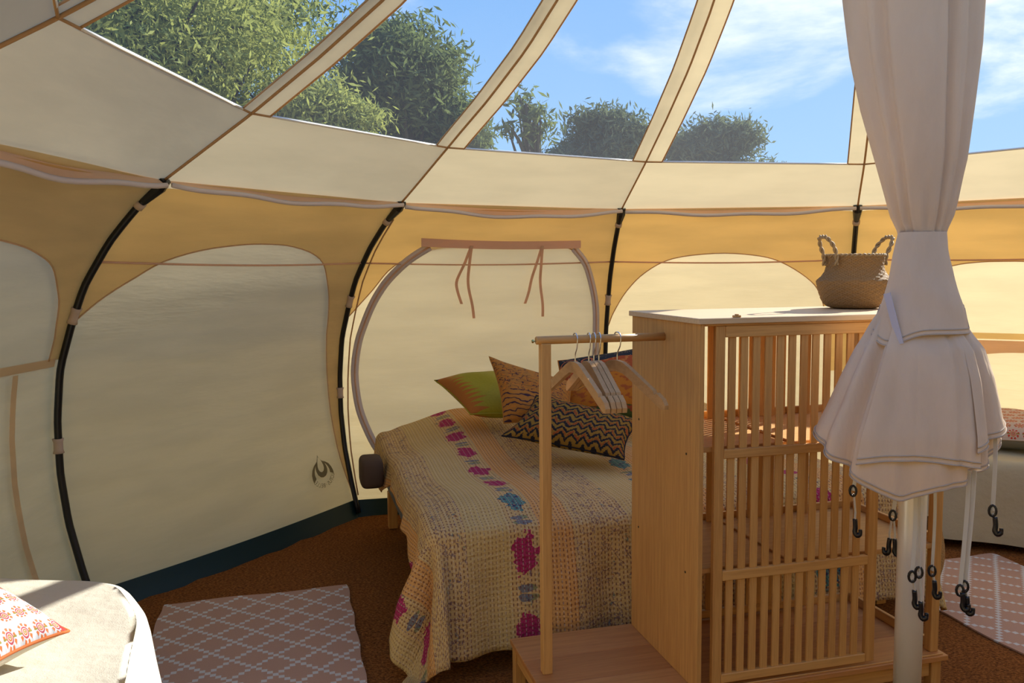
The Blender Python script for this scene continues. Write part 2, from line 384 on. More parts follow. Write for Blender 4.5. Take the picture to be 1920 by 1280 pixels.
# ------------------------------------------------------------------ the tent shell
C = V(1.0530, 2.1330, 0); PH3 = 1.24095
def PHI(k): return PH3 + (3 - k)*pi/6
PZ = [0, .03, .18, .36, .55, .75, .95, 1.13, 1.26, 1.42, 1.56, 1.62]; PR = [2.84, 2.86, 2.92, 2.98, 3.01, 3.01, 2.98, 2.90, 2.83, 2.69, 2.52, 2.40]
_zz = np.linspace(0, 1.62, 60); _rr = np.interp(_zz, PZ, PR)
_rr = np.r_[_rr[:1], (_rr[:-2] + 2*_rr[1:-1] + _rr[2:])/4, _rr[-1:]]
BULGE = {-1: 1, 0: .92, 1: 1.05, 2: .5, 3: .75, 4: .9}
def ribr(k, z): return 2.4 + (np.interp(z, _zz, _rr) - 2.4)*BULGE.get(k if k < 7 else k - 12, 1)
def ribpt(k, z, dr=0): r = ribr(k, z) + dr; return V(C[0] + r*math.cos(PHI(k)), C[1] + r*math.sin(PHI(k)), z)
def wallpt(k, u, z, inset=0):
    a = ribpt(k, z); b = ribpt(k + 1, z); m = PHI(k + .5); s_ = .03*math.sin(pi*min(max(u, 0), 1)) + inset
    q = a + (b - a)*u; return V(q[0] - math.cos(m)*s_, q[1] - math.sin(m)*s_, z)
RR = [2.40, 2.016, 1.75, 1.50, 1.29, 1.0, .75, .5, .30, .12]; RZ = [1.62, 1.83, 1.99, 2.155, 2.33, 2.62, 2.92, 3.22, 3.45, 3.62]
SEAMADJ = {1: .010, 3: -.03}
def roofpt(k, r, dz=0):
    z = np.interp(-r, [-q for q in RR], RZ); return V(C[0] + r*math.cos(PHI(k)), C[1] + r*math.sin(PHI(k)), z + dz + SEAMADJ.get(k, 0)*math.exp(-((r - 2.0)/.22)**2))
def roofpanel(k, u, r, off=0, sag=.02):
    a = roofpt(k, r); b = roofpt(k + 1, r); q = a + (b - a)*u; q[2] += -sag*math.sin(pi*u)*0 - off; return q

# ground, groundsheet, carpet
def disc(R, z, n=96, wob=0):
    v = [(C[0], C[1], z)] + [(C[0] + (R + wob*math.sin(i*2.7))*math.cos(2*pi*i/n), C[1] + (R + wob*math.sin(i*2.7))*math.sin(2*pi*i/n), z) for i in range(n)]
    return v, [(0, i + 1, (i + 1) % n + 1) for i in range(n)]
v, f = disc(70, -.03); gr = obj('ground', v, f, 'grass'); gr['kind'] = 'structure'
vv_ = [(C[0], C[1], -.005)]; 
for k in range(12): p = ribpt(k, 0, .02); vv_.append((p[0], p[1], -.005))
fl = obj('floor', vv_, [(0, (k + 1) % 12 + 1, k + 1) for k in range(12)], 'sheet'); fl['kind'] = 'structure'
cv = [(C[0], C[1], .012)]; n_c = 240
for i in range(n_c):
    a = i/n_c*12; k = int(a); u = a - k; p = wallpt(k, u, 0, .024 + .008*math.sin(i*1.7) + .006*math.sin(i*3.9)); cv.append((p[0], p[1], .012))
low = [(p[0], p[1], .001) for p in cv[1:]]
cf = [(0, (i + 1) % n_c + 1, i + 1) for i in range(n_c)] + [(i + 1, (i + 1) % n_c + 1, (i + 1) % n_c + 1 + n_c, i + 1 + n_c) for i in range(n_c)]
tag(obj('coir_carpet', cv + low, cf, 'coir', origin=(C[0], C[1], 0)), 'rough brown coir matting covering the tent floor', 'carpet')

walls = {}
for nm, ks in (('left', (-2, -1, 0)), ('back', (1, 2, 3)), ('right', (4, 5, 6)), ('front', (7, 8, 9))):
    for k in ks:
        walls[k] = (nm, None)
roots = {nm: struct('wall_' + nm, (C[0], C[1], 0)) for nm in ('left', 'back', 'right', 'front')}
def wroot(k): return roots[walls[k][0]]
ZS = list(np.linspace(.075, 1.62, 34)); US = list(np.linspace(0, 1, 17))
for k in range(-2, 10):

    pts = [wallpt(k, u, z) for z in ZS for u in US]
    obj('canvas_panel', pts, grid(None, len(US), len(ZS)), 'canvas', wroot(k), True)
    zs = [0, .03, .06, .09]; pts = [wallpt(k, u, z, .012) for z in zs for u in US]
    obj('groundsheet_rim', pts, grid(None, len(US), len(zs)), 'tub', wroot(k), True)
# golden lining with an arched opening
def lining(k, arch, drop=True, zlow=.55, inset=.016, name='arch_lining'):
    a = spline(arch, 49); n = 49; m = 9
    out = []
    # border path: up the left pole, along the eave, down the right pole
    zl, zr = a[0][1], a[-1][1]
    bord = [(0, zl), (0, 1.25), (0, 1.45), (0, 1.60)] + [(q, 1.60) for q in np.linspace(.08, .92, 12)] + [(1, 1.60), (1, 1.45), (1, 1.25), (1, zr)]
    bp = resample([(u*1.5, z) for u, z in bord], n); bp[:, 0] /= 1.5
    # pair by normalised position so that the strip does not twist
    pts = []; 
    for j in range(m):
        t = j/(m - 1)
        for i in range(n):
            q = a[i]*(1 - t) + bp[i]*t; pts.append(wallpt(k, float(q[0]), float(q[1]), inset))
    obj(name, pts, grid(None, n, m), 'lining', wroot(k), True)
    e = [wallpt(k, float(q[0]), float(q[1]), inset + .003) for q in a]
    v, f = tube(e, .0030, 5); obj('arch_edge', v, f, 'sill', wroot(k), True)
A0 = [(.0, 1.09), (.02, 1.135), (.066, 1.208), (.126, 1.277), (.189, 1.345), (.287, 1.391), (.403, 1.415), (.50, 1.422), (.612, 1.416), (.736, 1.381), (.819, 1.314), (.888, 1.167), (.92, .95), (.945, .6), (.97, .30), (.999, .10)]
A2 = [(.0, .95), (.014, .979), (.032, 1.057), (.079, 1.18), (.149, 1.285), (.251, 1.358), (.424, 1.385), (.578, 1.374), (.69, 1.338), (.806, 1.247), (.865, 1.154), (.893, .998), (.90, .70)]
A3 = [(.06, .70), (.07, .98), (.10, 1.12), (.18, 1.22), (.346, 1.30), (.434, 1.321), (.519, 1.325), (.62, 1.318), (.75, 1.27), (.86, 1.14), (.90, .98), (.92, .7)]
AM = [(.06, .70), (.08, 1.0), (.14, 1.2), (.28, 1.36), (.45, 1.41), (.618, 1.396), (.732, 1.368), (.833, 1.318), (.915, 1.215), (.945, 1.095), (.95, 1.04), (.95, .985)]
A1 = [(.0, 1.03), (.010, 1.055), (.035, 1.11), (.081, 1.216), (.121, 1.325), (.20, 1.395), (.30, 1.425), (.50, 1.43), (.70, 1.425), (.81, 1.41), (.885, 1.318), (.937, 1.137), (.953, .95), (.955, .6), (.955, .30)]
for k, a in ((0, A0), (1, A1), (2, A2), (3, A3), (-1, AM), (4, A3), (5, A3), (-2, AM)): lining(k, a)
# seam cord running from pole to pole across the panels
for k in (0, 1, 2, 3):
    p = [wallpt(k, u, 1.345 - .012*math.sin(pi*u), .024) for u in np.linspace(.01, .99, 24)]
    v, f = tube(p, .0045, 5); obj('seam_cord', v, f, 'band', wroot(k), True)
# sill bands of the panels at the far left and far right
def sill(k, us, zt, zb, mat='band'):
    pts = [wallpt(k, u, z, .018) for t in (0, .5, 1) for u, z in ((u, zt(u)*(1 - t) + zb(u)*t) for u in us)]
    obj('sill_band', pts, grid(None, len(us), 3), mat, wroot(k), True)
us = list(np.linspace(.02, .98, 30))
sill(3, us, lambda u: .905, lambda u: .842 - 1.0*(u - .58)**2 - 6*(u - .58)**4)
sill(3, us, lambda u: .945, lambda u: .912, 'lining')
sill(-1, us, lambda u: .992, lambda u: .960, 'sill')
pts = [wallpt(-1, u, z, .019) for z in np.linspace(.12, .955, 12) for u in (.822, .842)]
obj('sill_band', pts, grid(None, 2, 12), 'sill', wroot(-1), True)

# door flap with zip in the panel behind the bed
ZL = spline([(.221, 1.425), (.161, 1.352), (.114, 1.243), (.086, 1.131), (.068, .987), (.055, .812), (.061, .637), (.081, .490), (.118, .344), (.17, .24)], 40)
ZR = spline([(.809, 1.42), (.885, 1.318), (.937, 1.137), (.953, .95), (.952, .763), (.94, .55), (.90, .34), (.85, .24)], 40)
outl = list(ZL[::-1]) + list(ZR)
outl = [tuple(q) for q in ZL[::-1]] + [(q, 1.425) for q in np.linspace(.25, .78, 14)] + [tuple(q) for q in ZR] + [(q, .24) for q in np.linspace(.82, .2, 14)]
cen = V(.5, .85); pts = []; m = 14
for j in range(m):
    t = j/(m - 1)
    for q in outl: w_ = cen + (np.array(q) - cen)*t; pts.append(wallpt(1, float(w_[0]), float(w_[1]), .022 + .004*math.sin(9*w_[1] + 5*w_[0])))
obj('door_flap', pts, grid(None, len(outl), m, True), 'door', wroot(1), True)
for Z, nm in ((ZL, 'zip_left'), (ZR, 'zip_right')):
    p = [wallpt(1, float(u), float(z), .030) for u, z in Z]; tang = [p[min(i + 1, 39)] - p[max(i - 1, 0)] for i in range(40)]
    m_ = PHI(1.5); nin = V(-math.cos(m_), -math.sin(m_), 0); sd_ = [np.cross(t, nin) for t in tang]
    v, f = ribbon(p, sd_, .042, .004); zt_ = obj('zip_tape', v, f, 'zip', wroot(1), True)
    v, f = tube([q + nin*.004 for q in p], .005, 5); obj('zip_teeth', v, f, 'band', zt_, True)
p = [wallpt(1, u, 1.446 - .010*math.sin(pi*(u - .18)/.65) - .012*(u - .18), .036) for u in np.linspace(.18, .834, 24)]
v, f = ribbon(p, V(0, 0, 1), .042, .005); obj('door_header', v, f, 'band', wroot(1))
for us_, zs_ in (([.373, .37, .362, .372, .40], [1.43, 1.34, 1.25, 1.20, 1.125]), ([.374, .39, .41, .44, .457], [1.43, 1.33, 1.22, 1.12, 1.045]),
                 ([.66, .655, .65, .648, .642], [1.43, 1.34, 1.26, 1.18, 1.12]), ([.662, .675, .69, .712, .722], [1.43, 1.33, 1.22, 1.12, 1.045])):
    q = spline(list(zip(us_, zs_)), 18); p = [wallpt(1, float(u), float(z), .044 + .02*math.sin(6*(z - 1.0))) for u, z in q]
    v, f = ribbon(p, V(math.cos(PHI(1.5) - pi/2), math.sin(PHI(1.5) - pi/2), 0), .016, .0015); obj('door_tie', v, f, 'band', wroot(1))

# printed emblem, seen mirrored from inside
def emb(x, y):   # drawing units to the wall surface
    return wallpt(0, .867 + (x - 515)*.000282/1.51, .283 - (y - 650)*.000198, .022)
mb = MB()
def strip(o_, i_, n=26):
    o_ = resample(o_, n); i_ = resample(i_, n); pts = [emb(*q) for q in o_] + [emb(*q) for q in i_]
    mb.add(pts, [(q, q + 1, n + q + 1, n + q) for q in range(n - 1)])
body = [(460, 240), (440, 340), (415, 410), (375, 480), (358, 560), (362, 640), (390, 735), (450, 803), (520, 822), (590, 797), (635, 730), (650, 650), (640, 570), (615, 490), (560, 420), (510, 370), (470, 290), (460, 240)]
hole = [(463, 295), (432, 430), (420, 530), (425, 600), (455, 660), (500, 690), (548, 665), (573, 600), (568, 520), (540, 430), (500, 350), (463, 295)]
strip(body, hole, 48)
strip([(415, 410), (330, 490), (270, 585), (235, 700), (236, 800), (252, 905)], [(385, 470), (340, 570), (318, 640), (312, 720), (330, 812)])
strip([(560, 415), (640, 462), (710, 520), (765, 620), (795, 720), (802, 805)], [(600, 470), (640, 520), (680, 590), (705, 670), (708, 752)])
word = 'LOTUS\u00b7BELLE'
for i, ch in enumerate(word):
    cu_ = bpy.data.curves.new('glyph', 'FONT'); cu_.body = ch; cu_.size = 150; cu_.align_x = 'CENTER'
    to = bpy.data.objects.new('glyph', cu_); COL.objects.link(to); bpy.context.view_layer.update()
    me = bpy.data.meshes.new_from_object(to); th = math.radians(-12 - i*13.6)
    ctr = V(515 + 296*math.cos(th), 770 - 296*math.sin(th)); inward = V(-math.cos(th), math.sin(th)); along = V(-math.sin(th), -math.cos(th))
    # glyph x runs along the arc towards the left (mirrored), glyph y points to the centre of the emblem
    vs_ = []
    for q in me.vertices: w_ = ctr + inward*q.co.y*.95 - along*q.co.x*.70; vs_.append(emb(*w_))
    mb.add(vs_, [tuple(pp.vertices) for pp in me.polygons])
    bpy.data.objects.remove(to); bpy.data.curves.remove(cu_); bpy.data.meshes.remove(me)
e = mb.obj('printed_emblem', 'print', wroot(0)); e['label'] = 'grey printed flame emblem with mirrored lettering'

# roof: canvas skirt, bands beside each rib, seams, clear windows
ceil = struct('ceiling', (C[0], C[1], 0)); HW = .078
for k in range(12):
    kk = k if k < 10 else k - 12
    rs = np.linspace(2.40, 2.016, 8); uu = np.linspace(0, 1, 13)
    pts = [roofpanel(kk, u, r) + V(0, 0, -.010*math.sin(pi*u)*math.sin(pi*(2.40 - r)/.384)) for r in rs for u in uu]
    obj('roof_panel', pts, grid(None, 13, 8), 'roof', ceil, True)
    rs = list(np.linspace(2.016, .72, 22)); pts = []
    def uw(k_, r): return HW/(2*r*math.sin(pi/12))
    for r in rs:
        w_ = uw(kk, r); a = roofpanel(kk - 1, 1 - w_, r); b = roofpanel(kk - 1, 1 - w_*.5, r); c_ = roofpt(kk, r); d = roofpanel(kk, w_*.5, r); e_ = roofpanel(kk, w_, r); pts += [a, b, c_, d, e_]
    rb = obj('rib_band', pts, grid(None, 5, len(rs)), 'roof', ceil, True)
    for ci in (0, 4):
        v, f = tube([pts[j*5 + ci] + V(0, 0, -.004) for j in range(len(rs))], .0034, 5); obj('band_hem', v, f, 'seam', rb, True)
    path = [roofpt(kk, r) + V(0, 0, -.006) for r in np.linspace(2.39, .15, 40)]
    v, f = tube(path, .0048, 6); obj('roof_seam', v, f, 'seam', ceil, True)
    path = [roofpanel(kk, u, 2.016) + V(0, 0, -.005) for u in np.linspace(0, 1, 13)]
    v, f = tube(path, .004, 5); obj('ring_seam', v, f, 'seam', ceil, True)
    rs = np.linspace(.72, .12, 8); pts = [roofpanel(kk, u, r) for r in rs for u in np.linspace(0, 1, 5)]
    obj('crown_panel', pts, grid(None, 5, 8), 'roof', ceil, True)
    # clear window between the bands
    rs = np.linspace(2.016, .72, 20); pts = []
    for r in rs:
        w_ = uw(kk, r)
        for u in np.linspace(w_, 1 - w_, 7): pts.append(roofpanel(kk, u, r))
    wn_ = obj('window_%d' % (k + 1), pts, grid(None, 7, 20), 'vinyl', None, True, origin=(C[0], C[1], 0)); wn_['kind'] = 'structure'
    v, f = tube([pts[i] + V(0, 0, -.004) for i in range(7)], .005, 5); obj('window_piping', v, f, 'piping', wn_, True)
    # drooping hem and zip along the eave
    uu = np.linspace(.02, .98, 21); sag = [.032*math.sin(pi*u)**1.0*(1.25 if kk in (1, -1) else .8) + .004*math.sin(17*u + k) for u in uu]
    top = [roofpanel(kk, u, 2.395) + V(0, 0, .004) for u in uu]; bot = [wallpt(kk, u, 1.612 - s_, .055) for u, s_ in zip(uu, sag)]
    mid = [(a*.5 + b*.5) + V(0, 0, -.004) for a, b in zip(top, bot)]
    hm = obj('eave_hem', top + mid + bot, grid(None, 21, 3), 'band', ceil, True)
    v, f = tube([b + V(0, 0, -.003) for b in bot], .006, 5, flatten=(1, 1.6)); obj('eave_zip', v, f, 'zip', hm, True)

# black hooped wall poles
plab = {0: 'black curved wall pole leftmost in view, rising behind the white daybed', 1: 'black curved wall pole at the left edge of the zipped door panel',
        2: 'black curved wall pole between the zipped door panel and the wardrobe', 3: 'short stretch of black wall pole seen above the seagrass basket'}
for k in range(4):
    t = thing('tent_pole', plab[k], 'pole', ribpt(k, 0, -.03), 'black wall poles')
    zs = np.linspace(.03, 1.585, 40); path = [ribpt(k, z, -.032) for z in zs]
    v, f = tube(path, .0135, 10); obj('pole', v, f, 'black', t, True)
    a = ribpt(k, 1.555, -.034); b = ribpt(k, 1.60, -.03) ; b2 = ribpt(k, 1.628, -.02)
    v, f = tube([a, b, b2], [.016, .024, .022], 8); obj('pole_cap', v, f, 'black', t, False)
    p2 = [ribpt(k, z, -.033) for z in (1.535, 1.55)]; v, f = tube(p2, .019, 10); obj('cap_loop', v, f, 'sleeve', t, True)
    for zc in ((1.15, .655) if k != 2 else (1.13, .66)):
        p3 = [ribpt(k, z, -.030) for z in np.linspace(zc - .028, zc + .028, 5)]; v, f = tube(p3, [.020, .0165, .0165, .0165, .021], 10); obj('fabric_sleeve', v, f, 'sleeve', t, True)
    if k == 1:
        p4 = [ribpt(k, z, -.045) + V(.035, .012, 0)*(.4 + .6*math.sin(pi*(z - .15)/1.5)) for z in np.linspace(.12, 1.55, 20)]
        v, f = tube(p4, .004, 5); obj('cord', v, f, 'seam', t, True)

# ------------------------------------------------------------------ bamboo wardrobe with clothes rail
WO = V(.489, 2.143); WY = .25707; ax = V(math.cos(WY), math.sin(WY)); by = V(-math.sin(WY), math.cos(WY))
def wloc(x, y, z): q = WO + ax*x + by*y; return V(q[0], q[1], z)
wr = thing('wardrobe', 'bamboo wardrobe with slatted sliding doors, open shelves and a side clothes rail', 'wardrobe', (WO[0], WO[1], 0))
def wobj(name, v, f, mat, parent=None, smooth=False):
    """geometry given in the wardrobe's own axes"""
    me = bpy.data.meshes.new(name); me.from_pydata([tuple(q) for q in v], [], f); me.update(); me.materials.append(M[mat])
    if smooth: me.polygons.foreach_set('use_smooth', [True]*len(me.polygons))
    o = bpy.data.objects.new(name, me); COL.objects.link(o); o.parent = parent or wr
    if parent is None: o.rotation_euler = (0, 0, WY)
    return o
def wbox(name, x0, x1, y0, y1, z0, z1, mat, parent=None, b=.0015): v, f = cbox(x0, x1, y0, y1, z0, z1, b); return wobj(name, v, f, mat, parent)
ZP, ZT, D, WW, XL = .162, 1.172, .445, .80, -.402
# platform planks, legs and aprons
for i in range(3):
    y0 = -.008 + i*(D + .016)/3; wbox('platform_plank', XL, WW + .012, y0, y0 + (D + .016)/3 - .0012, ZP - .016, ZP, 'plank')
for x in (XL + .004, .0, WW - .034):
    for y in (.006, D - .038): wbox('leg', x, x + .034, y, y + .032, .014, ZP - .016, 'wood_z')
for y in (.012, D - .028): wbox('apron', XL + .04, WW - .036, y, y + .016, ZP - .066, ZP - .016, 'wood_x')
for x in (XL + .010, WW - .028): wbox('apron', x, x + .016, .040, D - .040, ZP - .060, ZP - .016, 'wood_y')
wbox('side_panel', 0, .015, 0, D, ZP, ZT - .0155, 'wood_z')
for y_, z_ in ((.07, .80), (.07, .47), (.39, .84), (.39, .50)):
    v, f = tube([(-.001, y_, z_), (.003, y_, z_)], .0035, 8); wobj('screw', v, f, 'black')
wbox('top_board', -.007, WW + .012, -.008, D + .012, ZT - .0155, ZT, 'topwood_sun_tint')
for y in (.022, D - .030): wbox('corner_post', WW - .026, WW + .002, y, y + .028, ZP, ZT - .0155, 'wood_z')
wbox('corner_post', .016, .036, D - .028, D - .004, ZP, ZT - .0155, 'wood_z')
for z in (.824, .490):
    sh = wbox('shelf', .015, WW, .030, D - .012, z - .015, z, 'wood_x')
    wbox('shelf_lip', .036, WW - .026, D - .022, D - .010, z, z + .022, 'wood_x', sh); wbox('shelf_lip', WW - .012, WW, .05, D - .034, z, z + .022, 'wood_y', sh)
    wbox('shelf_batten', .284, .294, .034, D - .024, z, z + .006, 'wood_y', sh)
wbox('base_lip', .036, WW - .026, D - .022, D - .010, ZP, ZP + .026, 'wood_x'); wbox('base_lip', WW - .012, WW, .05, D - .034, ZP, ZP + .030, 'wood_y')
slat_me = {}
def door(x0, x1, y0, n, front):
    d = wbox('sliding_door', x0, x0 + .028, y0, y0 + .016, ZP + .011, 1.150, 'wood_z')   # left stile carries the door
    wbox('stile', x1 - .030, x1, y0, y0 + .016, ZP + .011, 1.150, 'wood_z', d)
    for z0, z1 in ((1.120, 1.150), (.795, .820), (.460, .487), (ZP + .011, ZP + .036)): wbox('rail', x0 + .028, x1 - .030, y0 - .001, y0 + .014, z0, z1, 'wood_x', d)
    xs = np.linspace(x0 + .052, x1 - .064, n)
    for s_, (z0, z1) in enumerate(((.820, 1.120), (.487, .795), (ZP + .036, .460))):
        if s_ not in slat_me: v, f = cbox(-.0108, .0108, 0, .007, z0 - .002, z1 + .002, .001); me = bpy.data.meshes.new('slat'); me.from_pydata(v, [], f); me.materials.append(M['wood_z']); slat_me[s_] = me
        for x in xs:
            o = bpy.data.objects.new('slat', slat_me[s_]); COL.objects.link(o); o.parent = d; o.location = (x, y0 + .005, 0)
    if front: wbox('mullion', .315, .333, y0 + .0135, y0 + .022, ZP + .012, 1.149, 'wood_z', d)
    return d
door(.049, .564, .004, 12, True); door(.09, .61, D - .046, 12, False)
wbox('door_track', .016, WW, .002, .024, ZT - .0215, ZT - .0155, 'wood_x'); wbox('door_track', .016, WW, .000, .003, ZP, ZP + .004, 'wood_x')
wbox('rail_post', -.370, -.342, .201, .229, ZP, 1.100, 'wood_z')
v, f = tube([(x, .215, 1.109) for x in (-.382, -.380, -.2, 0)], [.0095, .0115, .0115, .0115], 16); rod = wobj('clothes_rail', v, f, 'wood_x', None, True)
v, f = tube([(x, .215, 1.107) for x in (-.381, -.388, -.389, -.393)], [.002, .002, .0055, .0045], 8); wobj('brass_screw', v, f, 'brass')
pg = MB().add(*cbox(.098, .118, -.004, .010, ZT, ZT + .006)).add(*cbox(.104, .112, -.002, .008, ZT + .006, ZT + .009))
o = wobj('door_stop', pg.v, pg.f, 'wood_x')

# ------------------------------------------------------------------ wooden coat hangers
HX = [(0, 0), (.03, -.003), (.055, -.013), (.165, -.066), (.172, -.077), (.180, -.071), (.205, -.085), (.216, -.100), (.214, -.112), (.200, -.112), (.16, -.094), (.06, -.046), (.03, -.034), (0, -.031)]
def hanger(x, yaw, label, roll=0):
    b = wloc(x, .215, 1.109); t = thing('coat_hanger', label, 'hanger', b, 'wooden hangers on the wardrobe rail')
    d = ax*math.cos(yaw + pi/2) + by*math.sin(yaw + pi/2); dv = V(d[0], d[1], 0); nv = V(-d[1], d[0], 0)
    top = b + V(0, 0, -.062)
    for s_ in (-1, 1):
        mb = MB(); pts = [top + dv*s_*q[0] + V(0, 0, q[1] + q[0]*roll*s_) for q in HX]; n = len(pts)
        th = .0065
        v = [p + nv*th for p in pts] + [p - nv*th for p in pts]
        # quads between the upper and the lower outline
        up_i = list(range(0, 8)); lo_i = list(range(13, 7, -1)); f = []
        lo_m = [13, 12, 11, 10, 10, 10, 9, 8]
        for i in range(7):
            a, b_, c_, d_ = up_i[i], up_i[i + 1], lo_m[i + 1], lo_m[i]
            q = [a, b_, c_] + ([d_] if d_ != c_ else []); f.append(tuple(q)); f.append(tuple(i_ + n for i_ in q[::-1]))
        f += [(i, (i + 1) % n, (i + 1) % n + n, i + n) for i in range(n - 1)]
        obj('hanger_arm', v, f, 'hanger', t)
    hp = [(0, -.070), (0, -.048), (.003, -.038), (.012, -.024), (.0165, -.006), (.0155, .006), (.009, .0145), (0, .0165), (-.009, .0145), (-.0155, .006), (-.0165, -.004)]
    q = spline([V(top[0], top[1], b[2]) + dv*a*-1 + V(0, 0, z_) for a, z_ in hp], 34)
    v, f = tube(q, .0019, 6); obj('hook', v, f, 'steel', t, True)
for x, yw, lb in ((-.268, .06, 'pale wooden hanger nearest the rail post, hooked alone'), (-.228, -.05, 'first of three wooden hangers bunched mid-rail, nearest the rail post'),
                  (-.213, -.05, 'middle of three wooden hangers bunched together on the rail'), (-.198, -.05, 'third of three bunched wooden hangers, farthest from the rail post'),
                  (-.143, .25, 'wooden hanger turned sideways beside the wardrobe side panel')): hanger(x, yw, lb)

# ------------------------------------------------------------------ belly basket on the wardrobe
def basket(name, label, cen, prof, handles, nth=88, turn=0.0):
    t = thing(name, label, 'basket', cen)
    P = resample(spline(prof, 60), 46); v = []; uvs = []
    for j, (r, z) in enumerate(P):
        for i in range(nth):
            a = 2*pi*i/nth; d = .0016*(1 if ((i//3 + j//2) % 2) else -1); v.append(cen + V((r + d)*math.cos(a), (r + d)*math.sin(a), z)); uvs.append((i/nth, j/46))
    f = grid(None, nth, 46, True); f.append(tuple(range(nth))[::-1])
    # inside wall
    k = len(v); Pi = P[::-1][:30]
    for r, z in Pi:
        for i in range(nth): a = 2*pi*i/nth; v.append(cen + V((r - .005)*math.cos(a), (r - .005)*math.sin(a), z)); uvs.append((i/nth, z*4))
    f += [tuple(q + k for q in g_) for g_ in grid(None, nth, 30, True)]; f.append(tuple(k + 29*nth + q for q in range(nth)))
    obj('woven_body', v, f, 'seagrass', t, True, uvs)
    rr_, zz_ = P[-1]; mb = MB()
    for s_ in (0, 1):
        path = [cen + V((rr_ - .002 + .003*math.cos(20*a + s_*pi))*math.cos(a), (rr_ - .002 + .003*math.cos(20*a + s_*pi))*math.sin(a), zz_ + .003*math.sin(20*a + s_*pi)) for a in np.linspace(0, 2*pi, 180)[:-1]]
        mb.add(*tube(path, .0028, 5, True))
    mb.obj('rim_braid', 'rope', t, True)
    for ang, lean in handles:
        ca, sa = math.cos(ang), math.sin(ang); e1 = V(ca, sa, 0); e2 = V(-sa, ca, 0); mb = MB()
        core = spline([cen + e1*(rr_ + .002) + e2*-.03 + V(0, 0, zz_ - .03), cen + e1*(rr_ + .004) + e2*-.031 + V(0, 0, zz_), cen + e1*(rr_ + lean*.55) + e2*-.031 + V(0, 0, zz_ + .03), cen + e1*(rr_ + lean) + e2*-.018 + V(0, 0, zz_ + .054),
                       cen + e1*(rr_ + lean*1.05) + V(0, 0, zz_ + .058), cen + e1*(rr_ + lean) + e2*.018 + V(0, 0, zz_ + .054), cen + e1*(rr_ + lean*.55) + e2*.031 + V(0, 0, zz_ + .03), cen + e1*(rr_ + .004) + e2*.031 + V(0, 0, zz_), cen + e1*(rr_ + .002) + e2*.03 + V(0, 0, zz_ - .03)], 90)
        for s_ in range(2):
            pp = []
            for i, c_ in enumerate(core):
                T = core[min(i + 1, 89)] - core[max(i - 1, 0)]; T /= np.linalg.norm(T); N = np.cross(T, e1); N /= np.linalg.norm(N) + 1e-9; Bn = np.cross(T, N); a = i*.42 + s_*pi
                pp.append(c_ + (N*math.cos(a) + Bn*math.sin(a))*.0034)
            mb.add(*tube(pp, .0036, 6))
        mb.obj('rope_handle', 'rope', t, True)
    return t
bc = wloc(.69, .30, ZT)
basket('seagrass_basket', 'round-bellied seagrass basket with twisted rope handles on top of the wardrobe', bc,
       [(.058, .001), (.078, .006), (.094, .022), (.106, .055), (.1125, .086), (.108, .092), (.096, .104), (.087, .120), (.084, .138), (.088, .166)], ((math.radians(196), .030), (math.radians(16), .036)))
basket('floor_basket', 'woven straw basket on the floor behind the wardrobe post', V(1.545, 3.235, .022), [(.10, .002), (.13, .02), (.155, .08), (.165, .15), (.158, .22), (.145, .27)], ())

# ------------------------------------------------------------------ bed, quilt
BN = V(-.24, 2.60); BY = .26; bx = V(math.cos(BY), math.sin(BY)); bw = V(-math.sin(BY), math.cos(BY)); BL, BWD = 1.74, 1.58
def bloc(a, b, z): q = BN + bx*a + bw*b; return V(q[0], q[1], z)
bed = thing('double_bed', 'low wooden-legged double bed with grey-blue base under the stitched quilt', 'bed', bloc(BL/2, BWD/2, .012))
def bbox(name, a0, a1, b0, b1, z0, z1, mat, ch=.01):
    v, f = cbox(a0, a1, b0, b1, z0, z1, ch); return obj(name, [bloc(*q) for q in v], f, mat, bed)
for a in (.0, BL - .05):
    for b in (.03, BWD - .08): bbox('leg', a, a + .045, b, b + .05, .013, .20, 'wood_z', .003)
bbox('bed_base', .0, BL, .0, BWD, .20, .35, 'greyblue', .015)
v, f = cbox(.01, BL - .01, .012, BWD - .01, .35, .455, .03); obj('mattress', [bloc(*q) for q in v], f, 'mattress', bed)
def ztop(a, b):
    z = .503 + .012*math.sin(3.1*a + 6*b + 1)*math.sin(4*b - 2*a) + .085*ss(.75, 1.35, b)*ss(.02, .40, a) + .010*math.sin(5*a + 2*b) + .007*math.sin(9*b - 4*a)
    z += .020*math.exp(-((a - .62)/.25)**2 - ((b - .75)/.3)**2)
    return z
na, nb_ = 150, 130
A_ = np.linspace(-.46, BL + .18, na); B_ = np.linspace(-.43, BWD + .05, nb_)
aL = lambda b: float(np.interp(b, [-.5, -.1, .1, .35, .7, 1.0, 1.15, 1.4, 1.7], [.44, .42, .34, .17, .13, .15, .20, .22, .20]))
pts = []; uvs = []
